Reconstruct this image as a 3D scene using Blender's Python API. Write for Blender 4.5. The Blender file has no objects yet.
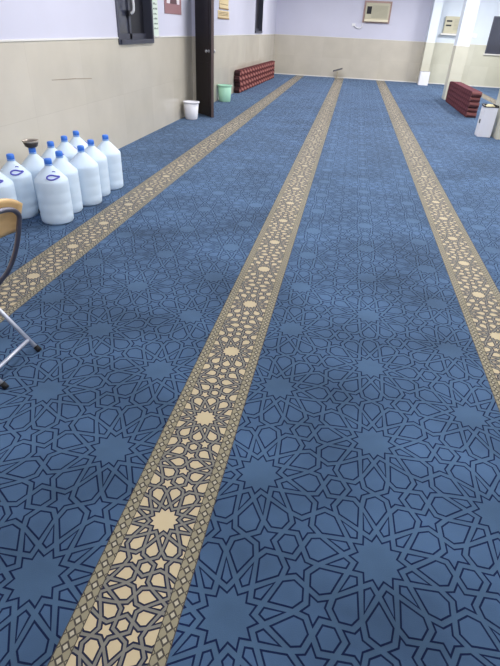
import bpy, bmesh, math, random
from mathutils import Vector, Matrix
random.seed(7)
PI = math.pi
S = bpy.context.scene
COL = S.collection

# ------------------------------------------------------------------ helpers
def lin(c):
    c = c / 255.0
    return c / 12.92 if c <= 0.04045 else ((c + 0.055) / 1.055) ** 2.4
def rgb(r, g, b): return (lin(r), lin(g), lin(b), 1.0)

def mat(name, color, rough=0.6, metal=0.0, noise=0.0, nscale=8.0, bump=0.0, bscale=60.0,
        sheen=0.0, sheen_tint=None, spec=0.5, trans=0.0, stretch=(1, 1, 1), coat=0.0, ior=1.45):
    m = bpy.data.materials.new(name); m.use_nodes = True
    nt = m.node_tree; b = nt.nodes['Principled BSDF']
    b.inputs['Base Color'].default_value = color
    b.inputs['Roughness'].default_value = rough
    b.inputs['Metallic'].default_value = metal
    b.inputs['Specular IOR Level'].default_value = spec
    b.inputs['Transmission Weight'].default_value = trans
    b.inputs['Coat Weight'].default_value = coat
    b.inputs['IOR'].default_value = ior
    if sheen:
        b.inputs['Sheen Weight'].default_value = sheen
        b.inputs['Sheen Roughness'].default_value = 0.4
        b.inputs['Sheen Tint'].default_value = sheen_tint or (1, 1, 1, 1)
    tc = nt.nodes.new('ShaderNodeTexCoord')
    if noise:
        mp = nt.nodes.new('ShaderNodeMapping'); mp.inputs['Scale'].default_value = stretch
        nt.links.new(tc.outputs['Object'], mp.inputs['Vector'])
        n = nt.nodes.new('ShaderNodeTexNoise'); n.inputs['Scale'].default_value = nscale
        n.inputs['Detail'].default_value = 4
        nt.links.new(mp.outputs['Vector'], n.inputs['Vector'])
        r = nt.nodes.new('ShaderNodeMapRange')
        r.inputs['From Min'].default_value = 0.3; r.inputs['From Max'].default_value = 0.7
        r.inputs['To Min'].default_value = 1 - noise; r.inputs['To Max'].default_value = 1 + noise
        nt.links.new(n.outputs['Fac'], r.inputs['Value'])
        mx = nt.nodes.new('ShaderNodeVectorMath'); mx.operation = 'SCALE'
        mx.inputs[0].default_value = color[:3]
        nt.links.new(r.outputs['Result'], mx.inputs['Scale'])
        nt.links.new(mx.outputs['Vector'], b.inputs['Base Color'])
    if bump:
        n2 = nt.nodes.new('ShaderNodeTexNoise'); n2.inputs['Scale'].default_value = bscale
        nt.links.new(tc.outputs['Object'], n2.inputs['Vector'])
        bp = nt.nodes.new('ShaderNodeBump'); bp.inputs['Strength'].default_value = bump
        bp.inputs['Distance'].default_value = 0.01
        nt.links.new(n2.outputs['Fac'], bp.inputs['Height'])
        nt.links.new(bp.outputs['Normal'], b.inputs['Normal'])
    return m

class MB:
    """collects shapes; build() links them as one mesh object"""
    def __init__(s): s.v = []; s.f = []; s.mi = []; s.sm = []
    def add(s, vs, fs, mi=0, smooth=False):
        o = len(s.v); s.v += [tuple(v) for v in vs]
        for f in fs:
            s.f.append(tuple(i + o for i in f)); s.mi.append(mi); s.sm.append(smooth)
        return s
    def box(s, x0, y0, z0, x1, y1, z1, mi=0):
        v = [(x0,y0,z0),(x1,y0,z0),(x1,y1,z0),(x0,y1,z0),(x0,y0,z1),(x1,y0,z1),(x1,y1,z1),(x0,y1,z1)]
        return s.add(v, [(0,3,2,1),(4,5,6,7),(0,1,5,4),(1,2,6,5),(2,3,7,6),(3,0,4,7)], mi)
    def lathe(s, prof, n=28, c=(0,0), mi=0, cap=True, smooth=True):
        vs = []; fs = []
        for r, z in prof:
            for k in range(n):
                a = 2*PI*k/n; vs.append((c[0]+r*math.cos(a), c[1]+r*math.sin(a), z))
        for i in range(len(prof)-1):
            for k in range(n):
                k2 = (k+1) % n
                fs.append((i*n+k, i*n+k2, (i+1)*n+k2, (i+1)*n+k))
        s.add(vs, fs, mi, smooth)
        if cap:
            o = len(s.v) - len(vs)
            s.f.append(tuple(o+k for k in reversed(range(n)))); s.mi.append(mi); s.sm.append(False)
            o2 = o + (len(prof)-1)*n
            s.f.append(tuple(o2+k for k in range(n))); s.mi.append(mi); s.sm.append(False)
        return s
    def tube(s, pts, r, n=12, mi=0, closed=False):
        pts = [Vector(p) for p in pts]; N = len(pts); vs = []; fs = []
        prev = None
        for i, p in enumerate(pts):
            if closed: t = (pts[(i+1) % N] - pts[i-1]).normalized()
            else: t = (pts[min(i+1, N-1)] - pts[max(i-1, 0)]).normalized()
            if prev is None:
                u = t.cross(Vector((0,0,1)))
                if u.length < 1e-3: u = t.cross(Vector((1,0,0)))
                u.normalize()
            else:
                u = (prev - t*prev.dot(t)).normalized()
            prev = u; w = t.cross(u)
            for k in range(n):
                a = 2*PI*k/n; vs.append(p + r*(math.cos(a)*u + math.sin(a)*w))
        R = N if closed else N-1
        for i in range(R):
            j = (i+1) % N
            for k in range(n):
                k2 = (k+1) % n; fs.append((i*n+k, i*n+k2, j*n+k2, j*n+k))
        s.add(vs, fs, mi, True)
        if not closed:
            o = len(s.v)-len(vs)
            for base, rev in ((o, True), (o+(N-1)*n, False)):
                idx = [base+k for k in range(n)]
                s.f.append(tuple(reversed(idx)) if rev else tuple(idx)); s.mi.append(mi); s.sm.append(False)
        return s
    def build(s, name, mats, parent=None, bevel=0.0, seg=2, loc=None):
        me = bpy.data.meshes.new(name); me.from_pydata(s.v, [], s.f)
        if not isinstance(mats, (list, tuple)): mats = [mats]
        for m in mats: me.materials.append(m)
        me.polygons.foreach_set('material_index', s.mi)
        me.polygons.foreach_set('use_smooth', s.sm)
        me.update()
        o = bpy.data.objects.new(name, me); COL.objects.link(o)
        if parent: o.parent = parent
        if loc: o.location = loc
        if bevel:
            b = o.modifiers.new('bevel', 'BEVEL'); b.width = bevel; b.segments = seg; b.limit_method = 'ANGLE'
        return o

def smooth_path(pts, n=8):
    P = [Vector(p) for p in pts]; out = []
    for i in range(len(P)-1):
        p0 = P[max(i-1,0)]; p1 = P[i]; p2 = P[i+1]; p3 = P[min(i+2,len(P)-1)]
        for k in range(n):
            t = k/n
            out.append(0.5*((2*p1)+(p2-p0)*t+(2*p0-5*p1+4*p2-p3)*t*t+(3*p1-p0-3*p2+p3)*t**3))
    out.append(P[-1]); return out

def empty(name, loc=(0,0,0), rz=0):
    o = bpy.data.objects.new(name, None); COL.objects.link(o)
    o.location = loc; o.rotation_euler = (0,0,rz); o.empty_display_size = 0.1; return o
def tag(o, label=None, cat=None, group=None, kind=None):
    if label: o['label'] = label
    if cat: o['category'] = cat
    if group: o['group'] = group
    if kind: o['kind'] = kind
    return o
def struct(o, label=None, cat=None): return tag(o, label, cat, kind='structure')
def copy_tree(o, parent=None):
    c = o.copy(); COL.objects.link(c)
    if parent: c.parent = parent
    for ch in list(o.children): copy_tree(ch, c)
    return c

# ------------------------------------------------------------------ camera
K = dict(f=481.035, x=0.41424, h=1.40685)
cam = bpy.data.cameras.new('camera'); cam.sensor_fit = 'HORIZONTAL'; cam.sensor_width = 36
cam.lens = K['f'] / 500 * 36; cam.clip_start = 0.05; cam.clip_end = 200
co = bpy.data.objects.new('camera', cam); COL.objects.link(co)
R = Vector((0.98147888, 0.18675458, 0.04268417)); U = Vector((-0.13576757, 0.52090245, 0.84275014)); F = Vector((-0.13515316, 0.83293659, -0.53660997))
M = Matrix(((R.x, U.x, -F.x, K['x']), (R.y, U.y, -F.y, 0), (R.z, U.z, -F.z, K['h']), (0, 0, 0, 1)))
co.matrix_world = M
S.camera = co

# ------------------------------------------------------------------ materials
SH = rgb(142, 166, 200)
FB = dict(rough=0.95, noise=0.38, nscale=1.5, bump=0.12, bscale=420, sheen=1.0, sheen_tint=SH, spec=0.12, stretch=(1, 1.4, 1))
M_strap = mat('carpet_blue_strap', rgb(61, 83, 108), **FB)
M_cell = mat('carpet_blue_cell', rgb(60, 82, 110), **FB)
M_star = mat('carpet_blue_star', rgb(60, 82, 108), **FB)
M_navy = mat('carpet_navy_line', rgb(18, 28, 58), **dict(FB, sheen=0.1))
FS = dict(rough=0.95, noise=0.08, nscale=2.0, bump=0.12, bscale=420, sheen=0.4, spec=0.12)
M_taupe = mat('carpet_taupe', rgb(112, 110, 103), **FS)
M_band = mat('carpet_border_taupe', rgb(130, 124, 104), **FS)
M_cream = mat('carpet_cream', rgb(174, 160, 131), **FS)
M_pale = mat('carpet_pale_diamond', rgb(160, 154, 136), **FS)
M_ink = mat('carpet_dark_line', rgb(32, 36, 56), **dict(FS, sheen=0.05))
M_brown = mat('carpet_brown_line', rgb(70, 66, 62), **dict(FS, sheen=0.1))

# ------------------------------------------------------------------ carpet pattern
def V2(x, y): return Vector((x, y))
def pol(r, deg): return V2(r*math.cos(math.radians(deg)), r*math.sin(math.radians(deg)))
def rot2(v, deg):
    c, s_ = math.cos(math.radians(deg)), math.sin(math.radians(deg)); return V2(c*v.x - s_*v.y, s_*v.x + c*v.y)
def isect(p, d, q, e):
    den = d.x*e.y - d.y*e.x; t = ((q.x-p.x)*e.y - (q.y-p.y)*e.x)/den; return p + d*t
def pattern(a, phi=17.5, psi=27.5):
    """one lattice cell of a twelve-pointed star pattern, lattice vectors at 0 and 60 degrees"""
    e = a/4.8637; apo = e/(2*math.tan(math.radians(15))); Rc = e/(2*math.sin(math.radians(15)))
    Kp = lambda k: pol(apo, 15+30*k)
    rT = apo*math.sin(math.radians(phi))/math.sin(math.radians(15+phi))
    T = lambda k: pol(rT, 30*k)
    N0 = isect(Kp(-1), T(0)-Kp(-1), V2(0,0), pol(1, 15)); rN = N0.length
    N = lambda k: pol(rN, 15+30*k)
    polys = []
    st = []
    for k in range(12): st += [T(k), N(k)]
    polys.append(('star', st, V2(0,0)))
    for k in range(12): polys.append(('cell', [N(k), T(k), Kp(k), T(k+1)][::1], None))
    # five-pointed star between A=(0,0) and B=(a,0), above the axis
    O = V2(a/2, a/(2*math.sqrt(3)))
    A0 = pol(Rc, 0); A30 = pol(Rc, 30); B0 = V2(a-Rc, 0); B30 = V2(a,0)+pol(Rc, 150)
    corners = [A0, B0, B30, O, A30]            # counter-clockwise
    mids = []; nor = []
    for i in range(5):
        p, q = corners[i], corners[(i+1) % 5]; mids.append((p+q)/2)
        d = (q-p).normalized(); nor.append(V2(-d.y, d.x))
    notch = []
    for i in range(5):
        j = (i+1) % 5
        notch.append(isect(mids[i], rot2(nor[i], -psi), mids[j], rot2(nor[j], psi)))
    # mids: 0 bottom, 1 B edge, 2 B30-O, 3 O-A30, 4 A edge
    fs = []
    for i in range(5): fs += [mids[i], notch[i]]
    cen = sum(mids, V2(0,0))/5
    for ang in (0, 60, 120):
        polys.append(('cell5', [rot2(p, ang) for p in fs], rot2(cen, ang)))
        fm = [V2(p.x, -p.y) for p in fs][::-1]; cm = V2(cen.x, -cen.y)
        polys.append(('cell5', [rot2(p, ang) for p in fm], rot2(cm, ang)))
    # petals
    nA0 = notch[4]; nA3 = notch[3]             # between A edge and bottom, between O-A30 and A edge
    p0 = [T(0), V2(Kp(-1).x, Kp(-1).y), V2(nA0.x, -nA0.y), mids[0], nA0, Kp(0)]
    m30 = lambda p: V2(*(lambda q: (q.x, -q.y))(rot2(p, -30)))
    mir = lambda p: rot2(m30(p), 30)
    p30 = [T(1), Kp(0), nA3, mids[3], mir(nA3), Kp(1)]
    for k in range(6):
        polys.append(('cell', [rot2(p, 60*k) for p in p0], None))
        polys.append(('cell', [rot2(p, 60*k) for p in p30], None))
    # six-sided cells at the triangle centres
    hx = []
    for k in range(3):
        hx += [O + rot2(mids[3]-O, 120*k), O + rot2(notch[2]-O, 120*k)]
    hx.sort(key=lambda p: math.atan2(p.y-O.y, p.x-O.x))
    polys.append(('cell', hx, O)); polys.append(('cell', [rot2(p, 60) for p in hx], rot2(O, 60)))
    return polys
def ccw(P):
    A = sum(P[i].x*P[(i+1)%len(P)].y - P[(i+1)%len(P)].x*P[i].y for i in range(len(P)))
    return P if A > 0 else P[::-1]
def inset(P, d):
    n = len(P); out = []
    for i in range(n):
        a, b, c = P[i-1], P[i], P[(i+1) % n]
        d1 = (b-a).normalized(); d2 = (c-b).normalized()
        n1 = V2(-d1.y, d1.x); n2 = V2(-d2.y, d2.x)
        k = 1 + n1.dot(n2)
        out.append(b + (n1+n2)*(d/max(k, 0.25)))
    return out
def pieces(polys, w, t):
    """(tag, convex polygon): dark rim of width t inside each cell, plain fill inside that"""
    res = []
    for kind, P, c in polys:
        P = ccw([V2(p.x, p.y) for p in P])
        o = inset(P, w/2); i_ = inset(P, w/2+t); n = len(P)
        cc = c or sum(i_, V2(0,0))/n
        for k in range(n):
            k2 = (k+1) % n
            res.append(('line', [o[k], o[k2], i_[k2], i_[k]]))
            res.append((kind, [cc, i_[k], i_[k2]]))
    return res
def clip(P, x0, x1):
    for sgn, lim in ((1, x0), (-1, -x1)):
        out = []
        for i in range(len(P)):
            a, b = P[i], P[(i+1) % len(P)]
            da, db = sgn*a[0]-lim, sgn*b[0]-lim
            if da >= 0: out.append(a)
            if (da >= 0) != (db >= 0):
                u = da/(da-db); out.append((a[0]+(b[0]-a[0])*u, a[1]+(b[1]-a[1])*u))
        P = out
        if len(P) < 3: return None
    return P

fl = MB()
Zp = 0.0006
X0, X1, Y0, Y1 = -2.42, 5.6, -1.6, 19.7
SP, HW = 1.416, 0.1485
stripes = [-1, 0, 1, 3]
# ground coat of the carpet: strap colour and stripe ground
edges = [X0]
for k in stripes: edges += [k*SP-HW, k*SP+HW]
edges.append(X1)
for i in range(len(edges)-1):
    fl.add([(edges[i],Y0,0),(edges[i+1],Y0,0),(edges[i+1],Y1,0),(edges[i],Y1,0)], [(0,1,2,3)], 0 if i % 2 == 0 else 4)
def lay(pcs, ox, oy, x0, x1, mmap, lo, hi):
    safe = ox+lo > x0 and ox+hi < x1
    for kd, P in pcs:
        Q = [(p[0]+ox, p[1]+oy) for p in P]
        if not safe:
            Q = clip(Q, x0, x1)
            if not Q: continue
        if max(q[1] for q in Q) > Y1 or min(q[1] for q in Q) < Y0: continue
        n0 = len(fl.v)
        fl.v += [(q[0], q[1], Zp) for q in Q]
        fl.f.append(tuple(range(n0, n0+len(Q)))); fl.mi.append(mmap[kd]); fl.sm.append(False)
# the blue fields: lattice rows run along Y, slightly narrowed across
AF, CS = 0.5275, 0.4255
xs = CS/(AF*math.sqrt(3)/2)
fp = [(k, [rot2(p, 90) for p in P], rot2(c, 90) if c else None) for k, P, c in pattern(AF)]
fp = [(k, [V2(p.x*xs, p.y) for p in P], V2(c.x*xs, c.y) if c else None) for k, P, c in fp]
fpc = [(k, [(p.x, p.y) for p in P]) for k, P in pieces(fp, 0.0148, 0.0056)]
lo = min(p[0] for _, P in fpc for p in P); hi = max(p[0] for _, P in fpc for p in P)
fmap = {'line': 1, 'star': 3, 'cell': 2, 'cell5': 2}
fields = [(-3*SP/2, X0, -SP-HW), (-SP/2, -SP+HW, -HW), (SP/2, HW, SP-HW), (3*SP/2, SP+HW, 3*SP-HW), (7*SP/2, 3*SP+HW, X1)]
for cx, x0, x1 in fields:
    for c in range(-8, 9):
        ox = cx + c*CS - (.020 if cx < 0 else .006)
        if ox+hi < x0 or ox+lo > x1: continue
        oy0 = (0.958 if cx < 0 else 0.966) + (AF/2 if c % 2 else 0)
        for r in range(-6, 40):
            oy = oy0 + r*AF
            if oy < Y0-0.5 or oy > Y1+0.5: continue
            lay(fpc, ox, oy, x0, x1, fmap, lo, hi)
# the stripes: the same pattern smaller and turned, between two diamond borders
PS = 0.513; AS = PS/math.sqrt(3); IW = 0.102
spc = [(k, [(p.x, p.y) for p in P]) for k, P in pieces([(k, P, c) for k, P, c in pattern(AS, 18.5, 29.0)], 0.0085, 0.0052)]
slo = min(p[0] for _, P in spc for p in P); shi = max(p[0] for _, P in spc for p in P)
smap = {'line': 5, 'star': 6, 'cell': 6, 'cell5': 6, 'pale': 7, 'brown': 8, 'band': 9}
for k in stripes:
    cx = k*SP
    for c in range(-2, 3):
        ox = cx + c*AS/2
        for r in range(-8, 40):
            oy = 0.962 + r*PS + (PS/2 if c % 2 else 0)
            if oy < Y0-0.5 or oy > Y1+0.5: continue
            lay(spc, ox, oy, cx-IW, cx+IW, smap, slo, shi)
    for sd in (-1, 1):
        xa, xb = sorted((cx+sd*IW, cx+sd*HW))
        fl.add([(xa,Y0,Zp*.5),(xb,Y0,Zp*.5),(xb,Y1,Zp*.5),(xa,Y1,Zp*.5)], [(0,1,2,3)], 9)
        for e0, e1 in ((xa, xa+.003), (xb-.003, xb)):
            fl.add([(e0,Y0,Zp*1.5),(e1,Y0,Zp*1.5),(e1,Y1,Zp*1.5),(e0,Y1,Zp*1.5)], [(0,1,2,3)], 8)
        xm = (xa+xb)/2; hw = (xb-xa)/2-.003; pit = PS/15
        n = int((Y1-Y0)/pit)
        for i in range(n):
            yc = Y0 + pit*(i+.5)
            o = [(xm-hw*.70, yc), (xm, yc-pit*.5), (xm+hw*.70, yc), (xm, yc+pit*.5)]
            q = .52
            inn = [(xm+(p[0]-xm)*q, yc+(p[1]-yc)*q) for p in o]
            for j in range(4):
                j2 = (j+1) % 4
                lay([('brown', [o[j], o[j2], inn[j2], inn[j]])], 0, 0, -99, 99, smap, 0, 0)
            lay([('pale', inn)], 0, 0, -99, 99, smap, 0, 0)
            # lattice lines running on to the border edges
            for s2 in (-1, 1):
                tx, ty = xm+s2*hw*.70, yc
                ex = xm+s2*hw
                for s3 in (-1, 1):
                    ey = yc + s3*pit*.2
                    lay([('brown', [(tx, ty-.0022), (ex, ey-.0022), (ex, ey+.0022), (tx, ty+.0022)])], 0, 0, -99, 99, smap, 0, 0)
floor = fl.build('floor', [M_strap, M_navy, M_cell, M_star, M_taupe, M_ink, M_cream, M_pale, M_brown, M_band])
struct(floor, 'wall-to-wall blue carpet with star pattern and beige patterned stripes', 'carpet floor')

# ------------------------------------------------------------------ room shell
def tile_mat(name, col, tw, th):
    m = bpy.data.materials.new(name); m.use_nodes = True; nt = m.node_tree; b = nt.nodes['Principled BSDF']
    tc = nt.nodes.new('ShaderNodeTexCoord')
    sx = nt.nodes.new('ShaderNodeSeparateXYZ'); nt.links.new(tc.outputs['Object'], sx.inputs[0])
    ad = nt.nodes.new('ShaderNodeMath'); ad.operation = 'ADD'
    nt.links.new(sx.outputs['X'], ad.inputs[0]); nt.links.new(sx.outputs['Y'], ad.inputs[1])
    cb = nt.nodes.new('ShaderNodeCombineXYZ'); nt.links.new(ad.outputs[0], cb.inputs['X']); nt.links.new(sx.outputs['Z'], cb.inputs['Y'])
    br = nt.nodes.new('ShaderNodeTexBrick'); br.inputs['Scale'].default_value = 1
    br.inputs['Brick Width'].default_value = tw; br.inputs['Row Height'].default_value = th
    br.inputs['Mortar Size'].default_value = 0.0015; br.inputs['Mortar Smooth'].default_value = 0.3
    br.offset = 0.0
    c1 = rgb(*col); c2 = rgb(col[0]-7, col[1]-7, col[2]-8)
    br.inputs['Color1'].default_value = c1; br.inputs['Color2'].default_value = c2
    br.inputs['Mortar'].default_value = rgb(col[0]-16, col[1]-17, col[2]-18)
    nt.links.new(cb.outputs[0], br.inputs['Vector'])
    n = nt.nodes.new('ShaderNodeTexNoise'); n.inputs['Scale'].default_value = 2.2; n.inputs['Detail'].default_value = 5
    nt.links.new(tc.outputs['Object'], n.inputs['Vector'])
    r = nt.nodes.new('ShaderNodeMapRange'); r.inputs['From Min'].default_value = .3; r.inputs['From Max'].default_value = .7
    r.inputs['To Min'].default_value = .95; r.inputs['To Max'].default_value = 1.05
    nt.links.new(n.outputs['Fac'], r.inputs['Value'])
    mx = nt.nodes.new('ShaderNodeVectorMath'); mx.operation = 'SCALE'
    nt.links.new(br.outputs['Color'], mx.inputs[0]); nt.links.new(r.outputs['Result'], mx.inputs['Scale'])
    nt.links.new(mx.outputs['Vector'], b.inputs['Base Color'])
    b.inputs['Roughness'].default_value = 0.2; b.inputs['Specular IOR Level'].default_value = 0.4
    return m
M_tile = tile_mat('beige_wall_tile', (203, 196, 183), 1.0, 0.61)
M_tile_lit = tile_mat('beige_wall_tile_lit', (208, 206, 190), 0.6, 0.61)  # brighter, yellower copy of the tile; light on the right put into its colour
M_paint = mat('lavender_white_paint', rgb(208, 208, 224), rough=0.7, noise=0.02, nscale=2, spec=0.2)
M_paint_lit = mat('lavender_white_paint_lit', rgb(218, 226, 236), rough=0.7, noise=0.02, nscale=2, spec=0.2)  # whiter copy of the wall paint, with the right-hand light painted in
M_trimw = mat('white_trim', rgb(228, 225, 220), rough=0.5)
M_ceil = mat('ceiling_paint', rgb(232, 232, 236), rough=0.8)
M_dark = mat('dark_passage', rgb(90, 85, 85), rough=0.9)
M_scuff = mat('scuff', rgb(150, 138, 122), rough=0.8)
HB, HC, TW = 1.222, 3.1, 0.2       # tiled band height, ceiling height, wall thickness
LX, FY, RX = -2.42, 19.7, 5.6
WIN = [(6.40, 7.60, 1.155, 2.25), (15.62, 16.82, 1.262, 2.3)]     # openings in the left wall
DOOR = (9.62, 10.42, 0.0, 2.12)
def wall_with_holes(mb, holes, a0, a1, emit):
    ys = sorted(set([a0, a1] + [h for w in holes for h in w[:2]]))
    for i in range(len(ys)-1):
        ya, yb = ys[i], ys[i+1]; ym = (ya+yb)/2
        zs = [(0, HC)]
        for w in holes:
            if w[0] < ym < w[1]:
                zs = [(0, w[2]), (w[3], HC)] if w[2] > 0 else [(w[3], HC)]
        for z0, z1 in zs:
            if z1 <= z0: continue
            if z0 < HB < z1: emit(ya, yb, z0, HB, 0); emit(ya, yb, HB, z1, 1)
            else: emit(ya, yb, z0, z1, 0 if z1 <= HB else 1)
wl = MB()
wall_with_holes(wl, WIN + [DOOR], Y0, FY, lambda a, b, z0, z1, m: wl.box(LX-TW, a, z0, LX, b, z1, m))
wl.box(LX, 9.525, 0, -2.335, 9.62, HB, 0); wl.box(LX, 9.525, HB, -2.335, 9.62, HC, 1)  # wall stub added to close the gap where light leaked beside the door
wl = wl.build('wall_left', [M_tile, M_paint]); struct(wl, 'left wall, lavender paint above glossy beige tiles', 'wall')
wf = MB()
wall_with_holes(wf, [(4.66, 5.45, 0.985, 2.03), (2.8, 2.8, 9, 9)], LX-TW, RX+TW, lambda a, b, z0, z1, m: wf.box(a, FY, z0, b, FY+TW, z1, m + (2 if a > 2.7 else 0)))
struct(wf.build('wall_back', [M_tile, M_paint, M_tile_lit, M_paint_lit]), 'far end wall, lavender paint above beige tiles', 'wall')
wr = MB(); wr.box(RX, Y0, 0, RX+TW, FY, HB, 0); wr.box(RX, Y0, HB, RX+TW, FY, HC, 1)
struct(wr.build('wall_right', [M_tile_lit, M_paint_lit]), 'right wall outside the frame', 'wall')
wn = MB(); wn.box(LX-TW, Y0-TW, 0, RX+TW, Y0, HB, 0); wn.box(LX-TW, Y0-TW, HB, RX+TW, Y0, HC, 1)
struct(wn.build('wall_near', [M_tile, M_paint]), 'wall behind the viewer', 'wall')
ce = MB(); ce.box(LX-TW, Y0-TW, HC, RX+TW, FY+TW, HC+.1)
struct(ce.build('ceiling', M_ceil), 'plain white ceiling above the frame', 'ceiling')
# passage behind the doorway, closed and unlit
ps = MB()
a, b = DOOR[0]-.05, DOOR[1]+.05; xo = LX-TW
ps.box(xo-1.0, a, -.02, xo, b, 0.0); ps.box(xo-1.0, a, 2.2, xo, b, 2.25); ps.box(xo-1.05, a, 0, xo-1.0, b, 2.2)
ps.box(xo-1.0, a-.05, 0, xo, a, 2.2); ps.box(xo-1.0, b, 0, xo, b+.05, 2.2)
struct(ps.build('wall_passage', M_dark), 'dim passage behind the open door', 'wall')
# thin white edge on top of the tiled band, and white strip at the floor of the far wall
t = MB()
for y0, y1 in ((Y0, 6.40), (7.60, 9.525), (10.42, FY)): t.box(LX, y0, HB-.004, LX+.008, y1, HB+.010)
struct(t.build('trim_1', M_trimw), 'thin white edge on top of the left wall tiles', 'trim')
t = MB(); t.box(LX, FY-.008, HB-.002, 2.66, FY, HB+.012); t.box(2.93, FY-.008, HB-.002, 4.66, FY, HB+.012); t.box(5.45, FY-.008, HB-.002, RX, FY, HB+.012)
struct(t.build('trim_2', M_trimw), 'thin white edge on top of the far wall tiles', 'trim')
t = MB(); t.box(LX+.01, FY-.012, 0, RX, FY, 0.03)
struct(t.build('baseboard_back', M_trimw), 'low pale skirting along the far wall', 'baseboard')
t = MB()
for ya_, za_, yb_, zb_ in ((4.78, .888, 5.25, .866), (5.25, .866, 5.60, .842)):
    t.add([(LX-.001, ya_, za_), (LX-.001, yb_, zb_), (LX-.001, yb_, zb_+.008), (LX-.001, ya_, za_+.006), (LX+.0015, ya_, za_), (LX+.0015, yb_, zb_), (LX+.0015, yb_, zb_+.008), (LX+.0015, ya_, za_+.006)],
          [(0,1,2,3), (4,7,6,5), (0,4,5,1), (1,5,6,2), (2,6,7,3), (3,7,4,0)])
o = t.build('trim_3', M_scuff); struct(o, 'thin brown scratch across the left wall tiles', 'scratch')

# pillars
def pillar(n, x0, x1, y0, y1, lab):
    p = MB(); p.box(x0, y0, 0, x1, y1, HB, 0); p.box(x0, y0, HB, x1, y1, HC, 1)
    o = p.build('pillar', [M_tile_lit, M_paint_lit], bevel=.006); tag(o, lab, 'pillar', kind='structure')
    q = MB(); q.box(x0-.006, y0-.006, HB-.004, x1+.006, y1+.006, HB+.012)
    q.build('edge_strip', M_trimw, o)
    return o
pillar(1, 2.66, 2.93, 19.15, 19.7, 'narrow pillar standing against the far wall')
pillar(2, 2.88, 3.19, 14.75, 15.15, 'square pillar at the far end of the folded carpet')
pillar(3, 2.90, 3.35, 9.10, 9.72, 'pillar at the right edge beside the white bin')

M_streak = mat('dark_grey_streak', rgb(96, 92, 92), rough=.6)
cb = MB(); cb.tube([(2.955, 19.60, .40), (2.955, 19.60, HC-.01)], .022)  # thin tube draws the dark line along the pillar's right edge
tag(cb.build('streak', M_streak), 'thin dark pipe running up beside the narrow far pillar', 'streak')

# ------------------------------------------------------------------ windows
M_frame = mat('dark_grey_frame', rgb(72, 74, 88), rough=0.4, metal=0.3)
M_glass = mat('dark_glass', rgb(62, 64, 78), rough=0.15, spec=0.6)
M_black = mat('black', rgb(22, 22, 32), rough=0.5)
M_white = mat('white_plastic', rgb(235, 235, 238), rough=0.4)
def window(name, y0, y1, z0, z1, lab, latch=True):
    r = empty(name, (LX, (y0+y1)/2, z0)); struct(r, lab, 'window')
    w = (y1-y0)/2; h = z1-z0; d = .10
    f = MB()
    f.box(-d-.05, -w, 0, .012, -w+.05, h); f.box(-d-.05, w-.05, 0, .012, w, h)
    f.box(-d-.05, -w+.05, 0, .03, w-.05, .05); f.box(-d-.05, -w+.05, h-.05, .012, w-.05, h)
    f.build('frame', M_frame, r)
    s_ = MB(); s_.box(-d-.02, -.03, .05, -d+.02, .03, h-.05)
    s_.box(-d-.02, -w+.05, .05, -d+.02, w-.05, .11)
    s_.build('sash', M_frame, r)
    g = MB(); g.box(-d-.008, -w+.05, .11, -d+.002, -.03, h-.05); g.build('pane', M_glass, r)
    g = MB(); g.box(-d-.03, .03, .11, -d-.01, w-.05, h-.05); tag(g.build('pane', M_black, r), 'blacked-out right pane')
    if latch:
        l = MB(); l.box(-d+.02, -.09, .30, -d+.05, .0, .36)
        l.build('latch', M_black, r)
        l = MB(); l.tube(smooth_path([(-d+.05, -.03, .33), (-d+.085, -.02, .36), (-d+.085, -.02, .48), (-d+.05, -.03, .52)]), .016)
        l.build('pull_handle', M_white, r)
    return r
window('window_1', *WIN[0], 'near dark-framed window in the left wall with a white pull handle')
window('window_2', *WIN[1], 'narrow-looking dark window at the far end of the left wall', latch=False)
r = empty('window_3', (5.055, FY, .985)); struct(r, 'dark slate-coloured window in the far wall at the right edge', 'window')
f = MB(); w, h = .395, 1.045
f.box(-w, -.012, 0, -w+.04, .1, h); f.box(w-.04, -.012, 0, w, .1, h); f.box(-w+.04, -.012, h-.04, w-.04, .1, h); f.box(-w+.04, -.012, 0, w-.04, .1, .04)
f.build('frame', M_frame, r)
f = MB(); f.box(-w+.04, -.008, .04, w-.04, .05, h-.04); f.build('pane', M_glass, r)
f = MB(); f.box(-w-.03, -.05, -.035, w+.03, -.0, 0); f.build('window_sill', M_trimw, r)

# ------------------------------------------------------------------ open door
M_wood = mat('dark_brown_wood', rgb(34, 26, 31), rough=0.45, noise=0.2, nscale=6, stretch=(6, 6, .6), coat=0.2)
M_woodf = mat('dark_frame_wood', rgb(34, 28, 32), rough=0.95, spec=.05)
M_wood2 = mat('brown_wood_edge', rgb(84, 70, 70), rough=0.5, noise=0.15, nscale=6, stretch=(6, 6, .6))
M_metal = mat('brushed_metal', rgb(190, 190, 195), rough=0.3, metal=0.9)
fr = MB()
fr.box(LX-TW, DOOR[0], 0, LX+.015, DOOR[0]+.05, 2.12); fr.box(LX-TW, DOOR[1]-.05, 0, LX+.015, DOOR[1], 2.12); fr.box(LX-TW, DOOR[0]+.05, 2.07, LX+.015, DOOR[1]-.05, 2.12)
struct(fr.build('trim_4', M_woodf), 'dark wooden frame of the doorway behind the open door', 'door frame')
hx_, hy_ = -2.335, 9.50
tx_, ty_ = -1.93, 9.055
L = math.hypot(tx_-hx_, ty_-hy_)
dr = empty('door_1', (hx_, hy_, 0.01), math.atan2(ty_-hy_, tx_-hx_))
struct(dr, 'dark brown wooden door standing open into the hall', 'door')
d = MB(); d.box(.0, -.022, 0, L-.012, .022, 2.05)
for z0, z1 in ((.15, .85), (1.1, 1.9)):
    d.box(.09, -.028, z0, L-.10, -.022, z1); d.box(.09, .022, z0, L-.10, .028, z1)
d.build('leaf', M_wood, dr)
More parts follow.
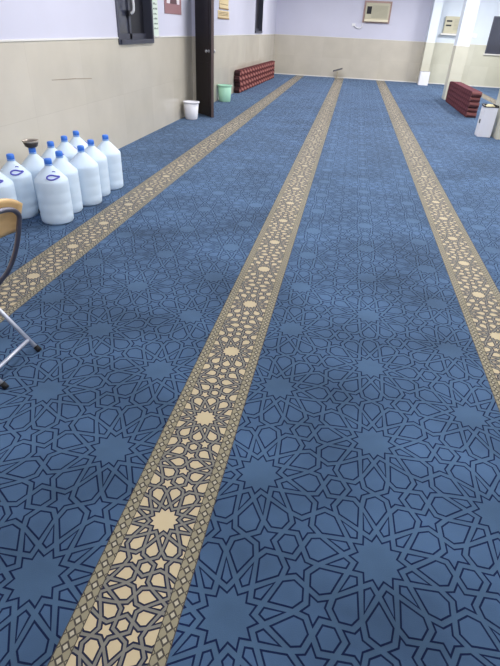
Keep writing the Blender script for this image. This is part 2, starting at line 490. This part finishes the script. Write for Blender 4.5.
d = MB(); d.box(L-.012, -.023, 0, L, .023, 2.05); d.build('edge_lipping', M_wood2, dr)
for sd in (-1, 1):
    d = MB(); d.lathe([(.026, 0), (.026, .008), (.011, .012), (.011, .035), (.024, .042), (.027, .055), (.02, .068), (.004, .072)], n=18)
    d.v = [(L-.09+x, sd*(.022+z), 1.02+y) for x, y, z in d.v]
    d.build('door_knob', M_metal, dr)

# ------------------------------------------------------------------ things on the walls
M_paper = mat('pale_green_paper', rgb(214, 226, 214), rough=0.8)
M_inkg = mat('green_grey_print', rgb(120, 135, 125), rough=0.8)
M_pinkp = mat('pinkish_brown_print', rgb(150, 112, 116), rough=0.7)
M_offw = mat('off_white_print', rgb(222, 214, 222), rough=0.7)
M_brownp = mat('brown_print', rgb(96, 70, 76), rough=0.7)
nz = empty('notice', (LX+.002, 7.725, 1.20)); tag(nz, 'narrow pale green paper notice hanging right beside the near window', 'notice')
n_ = MB(); n_.box(0, -.10, .03, .004, .10, .78); n_.build('sheet', M_paper, nz)
n_ = MB()
random.seed(3)
for i in range(11):
    z = .12+.058*i
    y = -.085
    while y < .06:
        ln = random.uniform(.02, .05); n_ = MB(); n_.box(.004, y, z, .0052, min(y+ln, .085), z+random.uniform(.012, .024)); y += ln+.014
        n_.build('printed_line', M_inkg, nz)
n_ = MB(); n_.tube([(0.004, -.105, .03), (.004, .105, .03)], .008); n_.build('hanging_rod', M_trimw, nz)
po = empty('poster', (LX+.002, 8.52, 1.52)); tag(po, 'pinkish brown poster with a pale picture, high between window and door', 'poster')
p_ = MB(); p_.box(0, -.40, 0, .006, .40, .62); p_.build('sheet', M_pinkp, po)
p_ = MB(); p_.box(.006, -.30, .13, .0075, .30, .58); p_.build('picture', M_offw, po)
p_ = MB()
sil = [(-.16, .13), (.17, .13), (.14, .24), (.07, .33), (.05, .45), (-.02, .50), (-.07, .43), (-.06, .33), (-.13, .25)]
nn = len(sil)
p_.add([(.0076, y, z) for y, z in sil] + [(.009, y, z) for y, z in sil], [tuple(range(nn, 2*nn)), tuple(reversed(range(nn)))] + [(i, (i+1) % nn, nn+(i+1) % nn, nn+i) for i in range(nn)])
p_.build('brown_shape', M_brownp, po)
M_cal = mat('cream_yellow_paper', rgb(226, 205, 160), rough=0.7)
M_cal2 = mat('ochre_edge', rgb(150, 122, 84), rough=0.7)
for (yc, z0, hh, wd, lab) in ((11.84, 1.52, .145, .98, 'lower cream wall calendar just past the open door'), (11.86, 1.69, .36, .80, 'upper cream wall calendar just past the open door')):
    c = empty('wall_calendar', (LX+.002, yc, z0)); tag(c, lab, 'calendar', 'cream calendars on the left wall')
    q = MB(); q.box(0, -wd/2, .022, .010, wd/2, hh); q.build('page', M_cal, c)
    q = MB(); q.box(0, -wd/2-.01, 0, .016, wd/2+.01, .022); q.build('bottom_bar', M_cal2, c)
    for i in range(3):
        zz = .05 + (hh-.07)*(i+.3)/3
        q = MB(); q.box(.010, -wd/2+.05, zz, .0112, wd/2-.08, zz+.012); q.build('printed_line', M_cal2, c)

def ac_unit(loc, w, h, lab, frame, slots):
    a = empty('air_conditioner', loc); tag(a, lab, 'air conditioner', 'window air conditioners in the far wall')
    if frame:
        q = MB(); tk = .055
        q.box(-w/2-tk, -.03, -tk, -w/2, .0, h+tk); q.box(w/2, -.03, -tk, w/2+tk, .0, h+tk)
        q.box(-w/2, -.03, h, w/2, .0, h+tk); q.box(-w/2, -.03, -tk, w/2, .0, 0)
        q.build('wooden_surround', M_acwood, a)
    q = MB(); q.box(-w/2, -.10, 0, w/2, -.001, h); q.build('casing', M_acb, a, bevel=.012)
    q = MB()
    gx0 = -w/2+w*.27 if slots == 1 else -w/2+w*.05
    if slots == 1:
        for i in range(11):
            z = .09+i*(h-.15)/11; q.box(gx0, -.108, z, w/2-.05, -.10, z+.016)
        q.build('air_grille', M_acg, a)
        q = MB(); q.box(-w/2+.05, -.106, h*.38, -w/2+.2, -.10, h*.80); q.build('control_panel', M_black, a)
        q = MB(); q.box(-w/2, -.125, -.02, w/2, -.0, .045); q.build('bottom_lip', M_acc, a)
    else:
        for i in range(8):
            z = .10+i*(h-.16)/8; q.box(-w/2+w*.42, -.108, z, w/2-.03, -.10, z+.016)
        q.build('air_grille', M_acg, a)
        for zz in (.42, .68):
            q = MB(); q.box(-w/2+.05, -.106, h*zz, -w/2+.22, -.10, h*zz+.045); q.build('dark_slot', M_black, a)
        q = MB(); q.box(-w/2-.06, -.13, -.05, w/2+.06, -.0, .0); q.build('bottom_lip', M_trimw, a)
    return a
M_acb = mat('beige_casing', rgb(196, 190, 166), rough=0.5)
M_acg = mat('grille_beige', rgb(172, 168, 148), rough=0.5)
M_acc = mat('cream_lip', rgb(232, 222, 196), rough=0.5)
M_acwood = mat('pinkish_wood', rgb(176, 148, 142), rough=0.6, noise=.1, nscale=10)
ac_unit((.955, FY-.002, 1.745), .78, .50, 'beige air conditioner in a pinkish wooden surround, high on the far wall', True, 1)
ac_unit((3.52, FY+.003, 1.50), .70, .47, 'beige air conditioner without surround, half hidden behind the square pillar', False, 2)
sk = empty('power_socket', (.24, FY, 1.60)); tag(sk, 'small white socket with a looped white cable below the framed air conditioner', 'socket')
q = MB(); q.box(-.06, -.03, -.035, .06, 0, .05); q.build('socket_box', M_white, sk, bevel=.006)
q = MB(); q.tube(smooth_path([(.03, -.03, .0), (.10, -.04, -.06), (.2, -.035, -.075), (.27, -.03, -.04), (.29, -.02, .03)]), .016); q.build('cable', M_white, sk)
sw = empty('switch_plate', (4.19, FY, 1.46)); tag(sw, 'small white switch plate on the far wall left of the slate window', 'switch')
q = MB(); q.box(-.09, -.012, -.05, .09, 0, .07); q.build('plate', M_white, sw, bevel=.004)
q = MB(); q.box(-.05, -.018, -.02, .05, -.012, .04); q.build('rocker', M_trimw, sw)

# ------------------------------------------------------------------ bins
M_binw = mat('white_bin_plastic', rgb(232, 232, 240), rough=0.5)
M_bing = mat('mint_bin_plastic', rgb(170, 222, 196), rough=0.45)
def bin_(loc, r0, r1, h, m, lab, group=None):
    b = empty('waste_bin', loc); tag(b, lab, 'bin', group)
    q = MB(); q.lathe([(r0*.96, 0), (r0, .008), (r1, h), (r1-.006, h), (r0-.006, .015), (.002, .012)], n=32, cap=False)
    q.f.append(tuple(reversed(range(32)))); q.mi.append(0); q.sm.append(False)
    q.build('bucket', m, b)
    q = MB(); q.lathe([(r1, h-.02), (r1+.012, h-.018), (r1+.012, h+.003), (r1-.004, h+.003)], n=32, cap=False); q.build('rim', m, b)
    return b
bin_((-2.245, 8.80, .001), .105, .132, .275, M_binw, 'white round waste bin in front of the open door')
bin_((-2.255, 11.36, .001), .126, .150, .32, M_bing, 'mint green round waste bin against the left wall beyond the door')
# white bin against the far pillar
wb = empty('waste_bin', (2.79, 18.96, .001)); tag(wb, 'tall white square bin at the foot of the narrow far pillar', 'bin')
q = MB(); w = .15; h = .40
q.box(-w, -w, 0, w, w, .012); q.box(-w, -w, .012, -w+.01, w, h); q.box(w-.01, -w, .012, w, w, h); q.box(-w+.01, -w, .012, w-.01, -w+.01, h); q.box(-w+.01, w-.01, .012, w-.01, w, h)
q.build('bucket', M_binw, wb)
q = MB(); q.box(-w+.012, -w+.012, h-.03, w-.012, w-.012, h-.005); q.build('opening_shade', M_black, wb)  # black slab stands in for the shade inside the bin's opening
# white open box bin beside the right pillar
M_cr = mat('crumpled_cream', rgb(205, 196, 160), rough=0.8)
wb = empty('waste_bin', (2.742, 9.36, .001), 0); tag(wb, 'white rectangular open bin with dark rim against the right edge pillar', 'bin')
q = MB(); wx, wy, h = .105, .12, .455
q.box(-wx, -wy, 0, wx, wy, .012); q.box(-wx, -wy, .012, -wx+.01, wy, h); q.box(wx-.01, -wy, .012, wx, wy, h); q.box(-wx+.01, -wy, .012, wx-.01, -wy+.01, h); q.box(-wx+.01, wy-.01, .012, wx-.01, wy, h)
q.build('bucket', M_binw, wb, bevel=.004)
q = MB(); wx2, wy2 = wx+.006, wy+.006
q.box(-wx2, -wy2, h, wx2, -wy2+.02, h+.012); q.box(-wx2, wy2-.02, h, wx2, wy2, h+.03); q.box(-wx2, -wy2+.02, h, -wx2+.02, wy2-.02, h+.02); q.box(wx2-.02, -wy2+.02, h, wx2, wy2-.02, h+.03)
q.build('dark_rim', M_black, wb)
q = MB(); q.box(-wx-.004, -.05, .20, -wx-.0005, .02, .26); q.build('side_hole', M_black, wb)
bm = bmesh.new(); bmesh.ops.create_icosphere(bm, subdivisions=3, radius=1)
random.seed(5)
for v in bm.verts:
    k = 1+random.uniform(-.14, .14); v.co = Vector((v.co.x*.075*k, v.co.y*.09*k, h-.02+v.co.z*.06*k))
me = bpy.data.meshes.new('crumpled_paper'); bm.to_mesh(me); bm.free(); me.materials.append(M_cr)
cp = bpy.data.objects.new('crumpled_paper', me); COL.objects.link(cp); cp.parent = wb
tag(cp, 'cream crumpled paper')

# ------------------------------------------------------------------ folded carpets
def motif_mat(name, base, lightc, darkc, lh, per, slant, fill):
    """rows of slanted lozenges, one row per folded layer (height lh, repeat per along the carpet)"""
    m = bpy.data.materials.new(name); m.use_nodes = True; nt = m.node_tree; b = nt.nodes['Principled BSDF']
    b.inputs['Roughness'].default_value = .95; b.inputs['Specular IOR Level'].default_value = .1
    tc = nt.nodes.new('ShaderNodeTexCoord'); sx = nt.nodes.new('ShaderNodeSeparateXYZ'); nt.links.new(tc.outputs['Object'], sx.inputs[0])
    def mth(op, a, b_=None):
        n = nt.nodes.new('ShaderNodeMath'); n.operation = op
        for k, v in ((0, a), (1, b_)):
            if v is None: continue
            if isinstance(v, (int, float)): n.inputs[k].default_value = v
            else: nt.links.new(v, n.inputs[k])
        return n.outputs[0]
    row = mth('DIVIDE', sx.outputs['Z'], lh); u = mth('ABSOLUTE', mth('SUBTRACT', mth('FRACT', row), .5))
    sh = mth('ADD', mth('DIVIDE', sx.outputs['Y'], per), mth('MULTIPLY', mth('FRACT', row), slant))
    sh = mth('ADD', sh, mth('MULTIPLY', mth('FLOOR', row), .37))
    v = mth('ABSOLUTE', mth('SUBTRACT', mth('FRACT', sh), .5))
    dist = mth('ADD', mth('MULTIPLY', u, .9), v)
    no = nt.nodes.new('ShaderNodeTexNoise'); no.inputs['Scale'].default_value = 14; nt.links.new(tc.outputs['Object'], no.inputs['Vector'])
    dist = mth('ADD', dist, mth('MULTIPLY', mth('SUBTRACT', no.outputs['Fac'], .5), .35))
    cr = nt.nodes.new('ShaderNodeValToRGB'); e = cr.color_ramp.elements
    e[0].position = 0.0; e[0].color = lightc; e[1].position = fill; e[1].color = lightc
    e.new(fill+.12).color = base; e.new(fill+.26).color = base; e.new(fill+.38).color = darkc
    nt.links.new(dist, cr.inputs['Fac']); nt.links.new(cr.outputs['Color'], b.inputs['Base Color'])
    return m
M_rug1 = motif_mat('red_motif_carpet', rgb(128, 72, 70), rgb(170, 118, 110), rgb(78, 40, 44), .125, .32, .9, .24)
M_rug2 = motif_mat('maroon_motif_carpet', rgb(98, 54, 62), rgb(108, 62, 68), rgb(88, 48, 56), .095, .22, .6, .22)
M_back = mat('carpet_backing', rgb(60, 34, 38), rough=.95)
M_fold = mat('pinkish_fold', rgb(112, 68, 68), rough=.95)
def folded(length, height, nf, depth, m, mend, loc, rz, lab, bulge=.03, far_drop=0.0, offs=(), ex=(.25, .36)):
    """a carpet folded back and forth: flat layers stacked upward, rounded at the ends; local Y is its length"""
    root = empty('folded_carpet', loc, rz); tag(root, lab, 'folded carpet')
    lh = height/nf; ns = 26
    for i in range(nf):
        zc = lh*(i+.5); ring = []
        for a in range(0, 360, 12):                       # squarish rounded section
            c, s_ = math.cos(math.radians(a)), math.sin(math.radians(a))
            ring.append((depth/2*math.copysign(abs(c)**ex[0], c), lh*.5*math.copysign(abs(s_)**ex[1], s_)))
        n = len(ring); vs = []; fs = []
        y0 = offs[i % len(offs)] if offs else 0
        stations = [(-bulge*math.cos(t), math.sin(t)) for t in (0.12, .45, .8, 1.2)] + [(length*k/ns, 1) for k in range(ns+1)]
        for q_, (y, sc) in enumerate(stations):
            f = max(0, y/length); drop = 1 - far_drop*max(0, (f-.8)/.2)**2
            wob = .003*math.sin(y*5+i*1.7)
            for x, z in ring: vs.append((x*(.9+.1*sc)+wob, y+(y0 if y <= 0 else y0*(1-f)), (zc+z*sc)*drop))
        N = len(stations)
        for j_ in range(N-1):
            for k in range(n):
                k2 = (k+1) % n; fs.append((j_*n+k, j_*n+k2, (j_+1)*n+k2, (j_+1)*n+k))
        q = MB(); q.add(vs, fs, 0, True)
        for t in range(4*n): q.mi[t] = 1
        q.f.append(tuple(range(n))); q.mi.append(1); q.sm.append(False)
        q.f.append(tuple(reversed([(N-1)*n+k for k in range(n)]))); q.mi.append(0); q.sm.append(False)
        q.build('fold', [m, mend], root)
    return root
folded(4.9, .50, 4, .14, M_rug1, M_back, (-2.335, 13.0, .002), -.03, 'long red patterned carpet folded in four against the left wall', .02, 0, (0, .05, -.02, .03))
folded(2.80, .485, 5, .20, M_rug2, M_fold, (2.965, 11.58, .002), 0, 'maroon patterned carpet folded in five before the square pillar', .05, .06, (0, .03, -.01, .025, 0), (.10, .12))

# ------------------------------------------------------------------ small stand at the far wall
M_post = mat('beige_post', rgb(186, 176, 152), rough=.6)
M_slate = mat('dark_slate_top', rgb(62, 64, 74), rough=.5)
st = empty('book_stand', (-.10, 19.45, .001)); tag(st, 'small stand with a dark slanted top near the far wall', 'stand')
q = MB(); q.box(-.09, -.07, 0, .09, .07, .02); q.build('base', M_post, st, bevel=.005)
q = MB(); q.tube([(0, 0, .02), (0, 0, .21)], .02); q.build('post', M_post, st)
q = MB(); v = []
for x, y, z in ((-.16, -.10, .195), (.16, -.10, .29), (.16, .10, .315), (-.16, .10, .22)): v.append((x, y, z))
q.add([(x, y, z) for x, y, z in v] + [(x, y, z+.016) for x, y, z in v], [(3,2,1,0), (4,5,6,7), (0,1,5,4), (1,2,6,5), (2,3,7,6), (3,0,4,7)])
q.build('slanted_top', M_slate, st, bevel=.006)

# ------------------------------------------------------------------ water bottles
M_pc = mat('frosted_pale_plastic', rgb(224, 240, 255), rough=.35, trans=.15, ior=1.2, spec=.4)
M_cap = mat('blue_cap', rgb(62, 122, 218), rough=.4)
M_seal = mat('pale_blue_seal', rgb(140, 178, 232), rough=.4)
M_logo = mat('violet_blue_print', rgb(84, 84, 186), rough=.5)
def bottle_profile():
    pr = [(.100, 0), (.116, .004), (.124, .016)]
    z = .03
    for zr in (.085, .165, .245):
        pr += [(.1262, zr-.03), (.1262, zr-.012), (.1240, zr), (.1262, zr+.012)]
    pr += [(.1262, .305), (.1258, .325), (.122, .338), (.100, .362), (.074, .390), (.050, .414), (.033, .432), (.026, .440), (.025, .452)]
    return pr
def make_bottle():
    r = empty('water_bottle')
    q = MB(); q.lathe(bottle_profile(), n=40); q.build('body', M_pc, r)
    c = MB(); c.lathe([(.027, .452), (.029, .454), (.029, .478), (.027, .486), (.021, .490), (.003, .491)], n=28); c.build('cap', M_cap, r)
    c = MB(); c.lathe([(.026, .440), (.030, .441), (.030, .450), (.026, .451)], n=28); c.build('neck_seal', M_seal, r)
    # printed emblem lying on the shoulder: a flat ring drawn out to a point on one side
    def on_shoulder(u, w):
        # u along the circumference, w up the slope
        rad = .098 - .70*w; z = .3685 + .70*w
        a = u/.098
        return Vector((rad*math.sin(a), -rad*math.cos(a), z+.0015))
    ring = []
    for k in range(36):
        t = 2*PI*k/36; u = .034*math.cos(t); w = .020*math.sin(t)
        if math.cos(t) > .5: u += .030*((math.cos(t)-.5)/.5)**1.5; w *= 1-.5*(math.cos(t)-.5)/.5
        ring.append(on_shoulder(u, w))
    e = MB(); e.tube(ring, .0055, n=8, closed=True); e.build('emblem', M_logo, r)
    # small printed mark by the neck
    e = MB(); e.tube([on_shoulder(.02+.012*k, .052-.004*abs(k-1)) for k in range(4)], .003, n=8); e.build('neck_print', M_logo, r)
    return r
proto = make_bottle()
BT = [
 (-1.785, 3.47, .62, 'large water bottle standing nearest on the carpet, full side in view'),
 (-1.835, 3.725, 3.6, 'water bottle second from the near end of the row beside the beige stripe'),
 (-1.775, 3.975, 3.4, 'water bottle in the middle of the row beside the beige stripe'),
 (-1.81, 4.23, 3.7, 'water bottle second from the far end of the row beside the beige stripe'),
 (-1.79, 4.487, 3.5, 'water bottle at the far end of the row beside the beige stripe'),
 (-2.10, 3.23, .6, 'water bottle cut off by the left edge of the photo above the chair back'),
 (-2.12, 3.50, .75, 'water bottle by the wall with violet emblem, just left of the bowl-topped bottle'),
 (-2.10, 3.77, 2.9, 'water bottle by the wall with a dark bowl resting on its cap'),
 (-2.085, 4.03, 2.9, 'water bottle by the wall next after the one carrying the dark bowl'),
 (-2.10, 4.29, 2.9, 'second farthest water bottle of the row by the wall'),
 (-2.12, 4.55, 2.9, 'farthest water bottle of the row by the wall'),
]
for i, (x, y, a, lab) in enumerate(BT):
    o = proto if i == 0 else copy_tree(proto)
    o.location = (x, y, .002); o.rotation_euler = (0, 0, a)
    tag(o, lab, 'water bottle', 'water bottles by the left wall')
M_bowl = mat('dark_bowl', rgb(48, 42, 42), rough=.4)
M_bowl2 = mat('bowl_rim', rgb(170, 160, 150), rough=.3, metal=.6)
bw = empty('bowl', (-2.10, 3.77, .494)); tag(bw, 'small dark bowl with a bright rim resting on a bottle cap', 'bowl')
q = MB(); q.lathe([(.004, 0), (.042, .001), (.050, .008), (.060, .040), (.056, .040), (.047, .012), (.040, .006), (.003, .005)], n=30, cap=False); q.build('body', M_bowl, bw)
q = MB(); q.lathe([(.0565, .039), (.0625, .040), (.066, .052), (.061, .053), (.0565, .039)], n=30, cap=False); q.build('rim', M_bowl2, bw)

# ------------------------------------------------------------------ folding chair at the left edge
M_steel = mat('grey_steel_tube', rgb(196, 200, 214), rough=.35, metal=.5)
M_steeld = mat('dark_steel_tube', rgb(118, 116, 128), rough=.3, metal=.7)
M_ply = mat('light_plywood', rgb(222, 184, 130), rough=.4, noise=.08, nscale=8, stretch=(6, 1, 6), coat=.2)
M_rub = mat('black_rubber', rgb(20, 20, 24), rough=.7)
ch = empty('folding_chair', (-1.15, 1.6, 0)); tag(ch, 'folding chair with plywood back and steel tube legs, cut off at left', 'chair')
ox, oy = -1.15, 1.6
def P(x, y, z): return (x-ox, y-oy, z)
ya, yb = 1.46, 1.745
side = [(-1.36, 0.012), (-1.235, .16), (-1.10, .305), (-1.038, .375), (-.982, .437), (-.932, .52), (-.900, .593), (-.880, .655), (-.868, .700)]
pts = [P(x, yb, z) for x, z in side] + [P(-.862, yb-.03, .733), P(-.858, yb-.075, .752), P(-.857, (ya+yb)/2, .762), P(-.858, ya+.075, .752), P(-.862, ya+.03, .733)] + [P(x, ya, z) for x, z in reversed(side)]
q = MB(); q.tube(smooth_path(pts, 6), .0105, n=12); q.build('back_frame', M_steeld, ch)
# plywood back, curved, its rim outside the tube
q = MB(); nu, nv = 16, 8; vs = []; fs = []
for side_ in (0, 1):
    for i in range(nu+1):
        u = i/nu; y = ya-.03+(yb-ya+.06)*u
        for j in range(nv+1):
            v = j/nv; s2 = 2*u-1
            top = .764+.026-.045*abs(s2)**4
            z = .622+(top-.622)*v
            x = -.882+.045*(v-.25) - .028*(1-s2*s2) - .012 - .010*side_
            vs.append(P(x, y, z))
W = (nv+1); N_ = (nu+1)*W
for i in range(nu):
    for j in range(nv):
        a, b, c, d = i*W+j, (i+1)*W+j, (i+1)*W+j+1, i*W+j+1
        fs += [(a, b, c, d), (N_+a, N_+d, N_+c, N_+b)]
for i in range(nu):
    fs += [(i*W, N_+i*W, N_+(i+1)*W, (i+1)*W), (i*W+nv, (i+1)*W+nv, N_+(i+1)*W+nv, N_+i*W+nv)]
for j in range(nv):
    fs += [(j, j+1, N_+j+1, N_+j), (nu*W+j, N_+nu*W+j, N_+nu*W+j+1, nu*W+j+1)]
q.add(vs, fs, 0, True); q.build('backrest', M_ply, ch)
for yy, dx in ((yb+.012, 0), (ya-.0, .018)):
    q = MB(); q.tube([P(-.938+dx, yy, .012), P(-1.092+dx, yy, .205), P(-1.265+dx, yy, .425)], .0105, n=12); q.build('rear_leg', M_steel, ch)
    q = MB(); q.tube([P(-.927+dx, yy, .0), P(-.946+dx, yy, .024)], .0135, n=12); q.build('rubber_foot', M_rub, ch)
for yy in (yb, ya):
    q = MB(); q.tube([P(-1.372, yy, .0), P(-1.350, yy, .025)], .0135, n=12); q.build('rubber_foot', M_rub, ch)
q = MB(); q.tube([P(-.975, ya-.012, .058), P(-.975, yb+.012, .058)], .009, n=10); q.build('stretcher', M_steel, ch)
q = MB(); q.tube([P(-1.29, ya, .10), P(-1.29, yb, .10)], .009, n=10); q.build('stretcher', M_steel, ch)
q = MB(); q.box(-1.43-ox, ya+.02-oy, .425, -1.07-ox, yb-.02-oy, .443); q.build('seat', M_ply, ch, bevel=.008)

# ------------------------------------------------------------------ light: ceiling panels along the hall, and one lamp added to brighten the floor
def area(x, y, w, l, e, col=(1, .98, .96)):
    l_ = bpy.data.lights.new('unseen_ceiling_light', 'AREA'); l_.shape = 'RECTANGLE'; l_.size = w; l_.size_y = l; l_.energy = e; l_.color = col
    o = bpy.data.objects.new('unseen_ceiling_light', l_); COL.objects.link(o); o.location = (x, y, HC-.03)
    return o
for y, l_e, m_e, r_e in ((0.8, 46, 34, 56), (5.0, 64, 66, 85), (9.0, 68, 68, 92), (13.0, 58, 58, 118), (17.0, 72, 56, 130)):
    area(-.7, y, .6, 1.2, l_e); area(1.9, y, .6, 1.2, m_e); area(4.3, y, .6, 1.2, r_e)
area(1.35, 3.2, .6, 1.2, 38)  # extra lamp added to brighten the carpet right of centre
w = bpy.data.worlds.new('world'); S.world = w; w.use_nodes = True
w.node_tree.nodes['Background'].inputs['Color'].default_value = (.8, .85, 1, 1); w.node_tree.nodes['Background'].inputs['Strength'].default_value = .3
S.view_settings.view_transform = 'Standard'; S.view_settings.look = 'None'; S.view_settings.exposure = 0.0; S.view_settings.gamma = 1
S.cycles.max_bounces = 8; S.cycles.diffuse_bounces = 5; S.cycles.use_denoising = True
